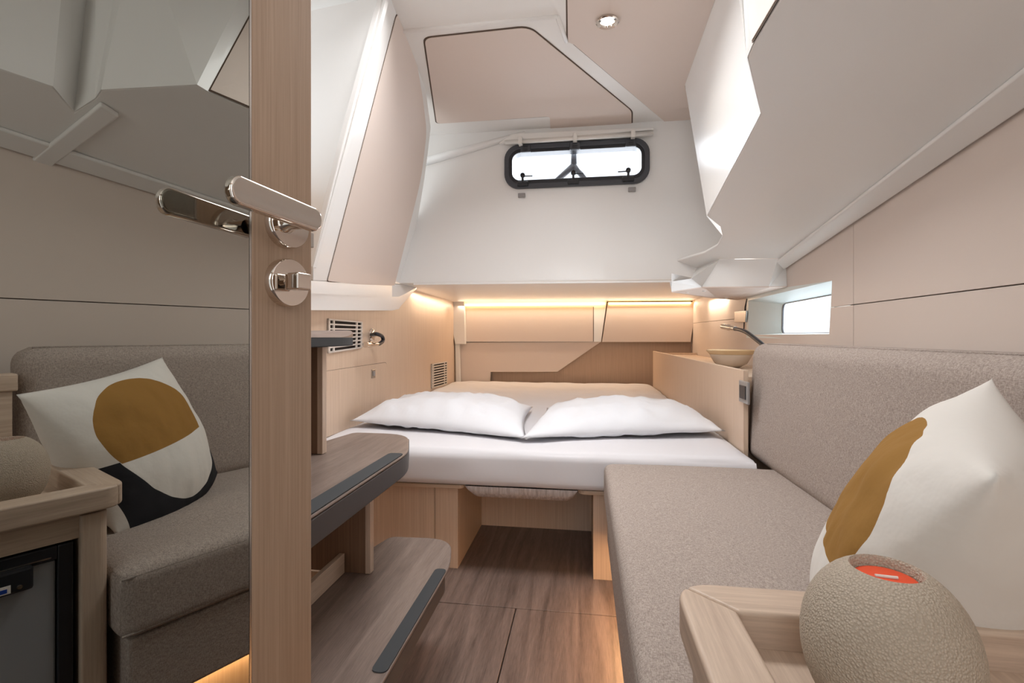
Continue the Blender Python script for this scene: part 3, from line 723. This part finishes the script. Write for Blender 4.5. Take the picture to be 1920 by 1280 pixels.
# ------------------------------------------------------------ tray-topped cabinet with fridge, candle vase
tc = empty('tray_cabinet', (.33, .2, 0), 'pale oak cabinet with a raised tray rim at the near end of the sofa', 'cabinet')
TX, TY, RT, RB = .093, .537, .542, .505
rw = .050
def rail(name, poly, mt_): return prism(name, [Vector((x, y, RB)) for x, y in poly], (0, 0, RT-RB), mt_, tc, bevel=.006, seg=3)
arc = rpoly([Vector((TX, -.35, 0)), Vector((TX, TY, 0)), Vector((.548, TY, 0))], [0, .042, 0], 12)[1:-1]
mi_ = len(arc)//2
rail('tray_rail', [(TX, -.35)]+[(q.x, q.y) for q in arc[:mi_+1]]+[(TX+rw, TY-rw), (TX+rw, -.35)], 'solid')
rail('tray_rail', [(q.x+.0005, q.y) for q in arc[mi_:]]+[(.548, TY), (.548, TY-rw-.006), (TX+rw+.0005, TY-rw)], 'solid_x')
box('tray_surface', TX+rw-.004, .575, -.35, TY-rw+.004, .498, .508, 'solid', tc)
box('apron', TX+.022, TX+.040, -.35, TY-.06, .462, .505, 'solid', tc)
post = rpoly([Vector((TX+.012, TY-.062, 0)), Vector((TX+.012, TY-.024, 0)), Vector((TX+.055, TY-.024, 0)), Vector((TX+.055, TY-.062, 0))], [.004, .022, 0, 0], 6)
prism('corner_post', post, (0, 0, .500), 'solid_z', tc, bevel=.002)
box('end_panel', TX+.055, .55, TY-.042, TY-.026, 0, .498, 'solid_z', tc)
box('plinth', TX+.03, .59, -.35, TY-.06, 0, .06, 'solid', tc)
br0 = PX(0, 0, 1)
box('back_board', .556, .575, -.35, .462, .508, .680, 'solid', tc, bevel=.001)
box('back_rail', .548, .598, -.35, .470, .680, .718, 'solid', tc, bevel=.004, seg=3)
fg = empty('fridge', (.3, .2, .06), 'grey-fronted fridge with a black frame built into the tray cabinet', 'fridge')
box('cabinet_body', TX+.045, .55, -.30, TY-.066, .062, .460, 'black', fg)
FX = TX+.022
box('frame', FX, FX+.022, .448, .468, .065, .458, 'black', fg, bevel=.002)
box('frame', FX, FX+.022, -.30, .448, .436, .458, 'black', fg, bevel=.002)
dr = box('door', FX+.006, FX+.03, -.28, .447, .085, .434, 'fridge', fg, bevel=.003)
box('chrome_line', FX-.002, FX+.002, -.25, .440, .4405, .4425, 'chrome_dull', fg)
hd = box('door_latch', FX-.012, FX+.010, .20, .418, .404, .440, 'black', dr, bevel=.004)
lathe('screw', [(.0035, .0), (.003, .0015), (0, .0015)], (FX-.012, .402, .413), 'chrome', dr, axis=(-1, 0, 0), seg=12)
box('badge', FX-.0132, FX-.0118, .33, .392, .408, .420, 'white', dr)
box('badge_mark', FX-.0138, FX-.0130, .345, .388, .410, .416, mat('badge_blue', (20, 60, 150), .4), dr)

vc = Vector((.2236, .404, .508)); VR = .0560; VH = .120
va = empty('candle_vase', vc, 'speckled stone-coloured round candle holder standing in the oak tray', 'candle holder')
prof = [(0, 0), (.022, 0)]
for k in range(1, 25):
    t = -78+(78+66)*k/24; prof.append((VR*math.cos(R(t))**.9, VH*.5+(VH*.53)*math.sin(R(t))))
ht = prof[-1][1]; hr = prof[-1][0]
prof += [(hr-.0015, ht+.0006), (hr-.003, ht-.001), (hr-.004, ht-.012), (hr-.004, ht-.03), (0, ht-.031)]
lathe('body', prof, vc, 'vase', va, 64)
ca = lathe('candle', [(0, ht-.0295), (hr-.0050, ht-.0295), (hr-.0050, ht-.0070), (hr-.007, ht-.0062), (0, ht-.0066)], vc, 'candle', va, 40); ca['label'] = 'orange candle wax'
c2 = vc+Vector((0, 0, ht-.0060)); tube('wick', [c2+Vector((-.007, .001, 0)), c2+Vector((.007, -.002, .0005))], .0012, 'white', ca, 8)

# ------------------------------------------------------------ companion steps behind the open door
stp = empty('companion_steps', (-.5, 1.0, 0), 'three-tread companion steps in grey-brown wood beside the bed', 'steps')
def tread(pts, rads, z, th, grip, mt_='tread', tilt=None):
    P = rpoly([Vector((x, y, z-th)) for x, y in pts], rads, 6)
    t = prism('tread', P, (0, 0, th), mt_, stp, bevel=.004, seg=2)
    if grip:
        G = [Vector((x, y, z+.0003)) for x, y in grip]
        gs = prism('grip_strip', rpoly(G, .012, 5), (0, 0, .0018), 'rubber', t); gs['label'] = 'charcoal anti-slip strip'
    return t
T1, T2, T3 = .265, .530, .812
t_a = tread([(-.535, .45), (-.510, 1.252), (-.378, 1.262), (-.309, 1.12), (-.320, .45)][0:0] or
      [(-.56, .66), (-.56, 1.07), (-.512, 1.252), (-.345, 1.262), (-.308, 1.11), (-.308, .612)], [0, 0, .02, .08, .05, 0], T1, .006,
      [(-.337, .74), (-.337, 1.09), (-.3105, 1.09), (-.3105, .74)])
t_b = tread([(-.68, .72), (-.68, 1.08), (-.640, 1.301), (-.480, 1.300), (-.405, 1.10), (-.405, .635)], [0, 0, .02, .09, .05, 0], T2, .006,
      [(-.442, .66), (-.442, 1.075), (-.4075, 1.075), (-.4075, .66)])
# dark lower nosing under each tread
def nosing(pts, rads, z, th):
    P = rpoly([Vector((x, y, z-th)) for x, y in pts], rads, 6); return prism('nosing', P, (0, 0, th), 'nosing', stp, bevel=.003)
nosing([(-.45, .66), (-.45, 1.09), (-.309, 1.10), (-.309, .615)], [0, 0, .04, 0], T1-.0065, .034)
nosing([(-.50, .68), (-.50, 1.20), (-.47, 1.28), (-.4065, 1.10), (-.4065, .64)], [0, 0, .02, .05, 0], T2-.0065, .044)
# top tread: ramped landing edge
x_o, x_i = -.570, -.80
P = [(-.85, .78), (-.85, 1.22), (x_o-.03, 1.22), (x_o, 1.12), (x_o, .70)]
top_ = rpoly([Vector((x, y, 0)) for x, y in P], [0, 0, .02, .06, 0], 6)
def topz(x): return .815 if x < -.61 else .815-(x+.61)/.04*.018
V = [Vector((q.x, q.y, topz(q.x))) for q in top_]+[Vector((q.x, q.y, .797)) for q in top_]
n = len(top_); Fc = [tuple(range(n)), tuple(range(2*n-1, n-1, -1))]+[(i, (i+1) % n, n+(i+1) % n, n+i) for i in range(n)]
V[0:0] = []; obj('tread', V, Fc, 'tread', stp)
V = [Vector((q.x, q.y, .7965)) for q in top_]+[Vector((q.x, q.y, .776)) for q in top_]
obj('nosing', V, Fc, 'rubber', stp, bevel=.002)
# stepped cheek board facing the camera with pale edge strips
YC = 1.045
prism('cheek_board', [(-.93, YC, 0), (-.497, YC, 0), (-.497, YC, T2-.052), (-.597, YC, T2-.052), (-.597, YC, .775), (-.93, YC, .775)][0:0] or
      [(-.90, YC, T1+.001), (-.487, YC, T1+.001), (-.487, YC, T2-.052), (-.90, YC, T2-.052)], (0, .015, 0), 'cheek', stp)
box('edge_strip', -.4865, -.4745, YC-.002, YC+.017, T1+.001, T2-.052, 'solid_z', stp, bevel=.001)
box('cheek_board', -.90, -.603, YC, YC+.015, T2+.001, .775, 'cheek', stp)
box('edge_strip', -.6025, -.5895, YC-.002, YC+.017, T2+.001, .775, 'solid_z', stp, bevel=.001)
box('cheek_board', -.90, -.47, 1.12, 1.135, 0, T1-.041, 'veneer', stp)
box('riser_lip', -.547, -.535, .66, YC-.003, T1+.001, T1+.045, 'veneer_y', stp, bevel=.001)
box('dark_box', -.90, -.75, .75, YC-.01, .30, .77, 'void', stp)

# ------------------------------------------------------------ the open door with its mirror and lever set
dr1 = empty('door_1', DP(-.30, -.02, 0), 'open oak door with a full-height mirror and chrome lever', kind='structure')
def dbox(name, s0, s1, d0, d1, z0, z1, mt_, parent, bevel=0, seg=2):
    V = [DP(s, d, z) for s in (s0, s1) for d in (d0, d1) for z in (z0, z1)]
    f = [(0, 1, 3, 2), (4, 6, 7, 5), (0, 4, 5, 1), (2, 3, 7, 6), (0, 2, 6, 4), (1, 5, 7, 3)]
    return obj(name, V, f, mt_, parent, bevel=bevel, seg=seg)
dbox('stile', .4115, .503, -.030, 0, .01, 1.82, 'door', dr1, .0015)
dbox('core', -.35, .411, -.030, -.006, .01, 1.82, 'door', dr1)
mi = dbox('mirror', -.35, .4085, -.0055, -.0005, .015, 1.815, 'mirror', dr1); mi['label'] = 'mirror glass'
dbox('mirror_edge', .4088, .4112, -.0055, 0, .015, 1.815, 'chrome_dull', dr1)
dbox('latch_bolt', .503, .5085, -.014, -.001, .918, .938, 'chrome_dull', dr1, .001)
lh = empty('lever_handle', (0, 0, 0)); lh.parent = dr1; lh.location = DP(.458, 0, .938)-wloc(dr1); lh['label'] = 'polished chrome lever handle'
nz = .938
lathe('rosette', [(.0295, 0), (.0295, .0105), (.0283, .0122), (0, .0122)], DP(.458, 0, nz), 'chrome', lh, axis=Dn)
lathe('spindle', [(.0135, .0093), (.0125, .016), (.0095, .022), (.0095, .040), (0, .040)], DP(.450, 0, nz), 'chrome', lh, axis=Dn)
# flat bar with rounded ends, slightly tapered
pts = []
za, zb = .9385, .9455; sa, sb = .451, .352; ra, rb_ = .0138, .0148
for k in range(13): a = R(-90+180*k/12); pts.append(DP(sa+ra*.8*math.cos(a), .046, za+ra*math.sin(a)))
for k in range(13): a = R(90+180*k/12); pts.append(DP(sb+rb_*.8*math.cos(a), .046, zb+rb_*math.sin(a)))
prism('lever', pts, Dn*.012, 'chrome', lh, bevel=.003, seg=3)
tl = empty('thumb_turn', (0, 0, 0)); tl.parent = dr1; tl.location = DP(.458, 0, .866)-wloc(dr1); tl['label'] = 'chrome privacy thumb turn'
lathe('rosette', [(.0295, 0), (.0295, .0105), (.0283, .0122), (0, .0122)], DP(.458, 0, .866), 'chrome', tl, axis=Dn)
lathe('spindle', [(.0095, .0093), (.0095, .022), (0, .022)], DP(.457, 0, .866), 'chrome', tl, axis=Dn)
dbox('turn_bar', .441, .463, .018, .040, .8555, .876, 'chrome', tl, .0025, 3)
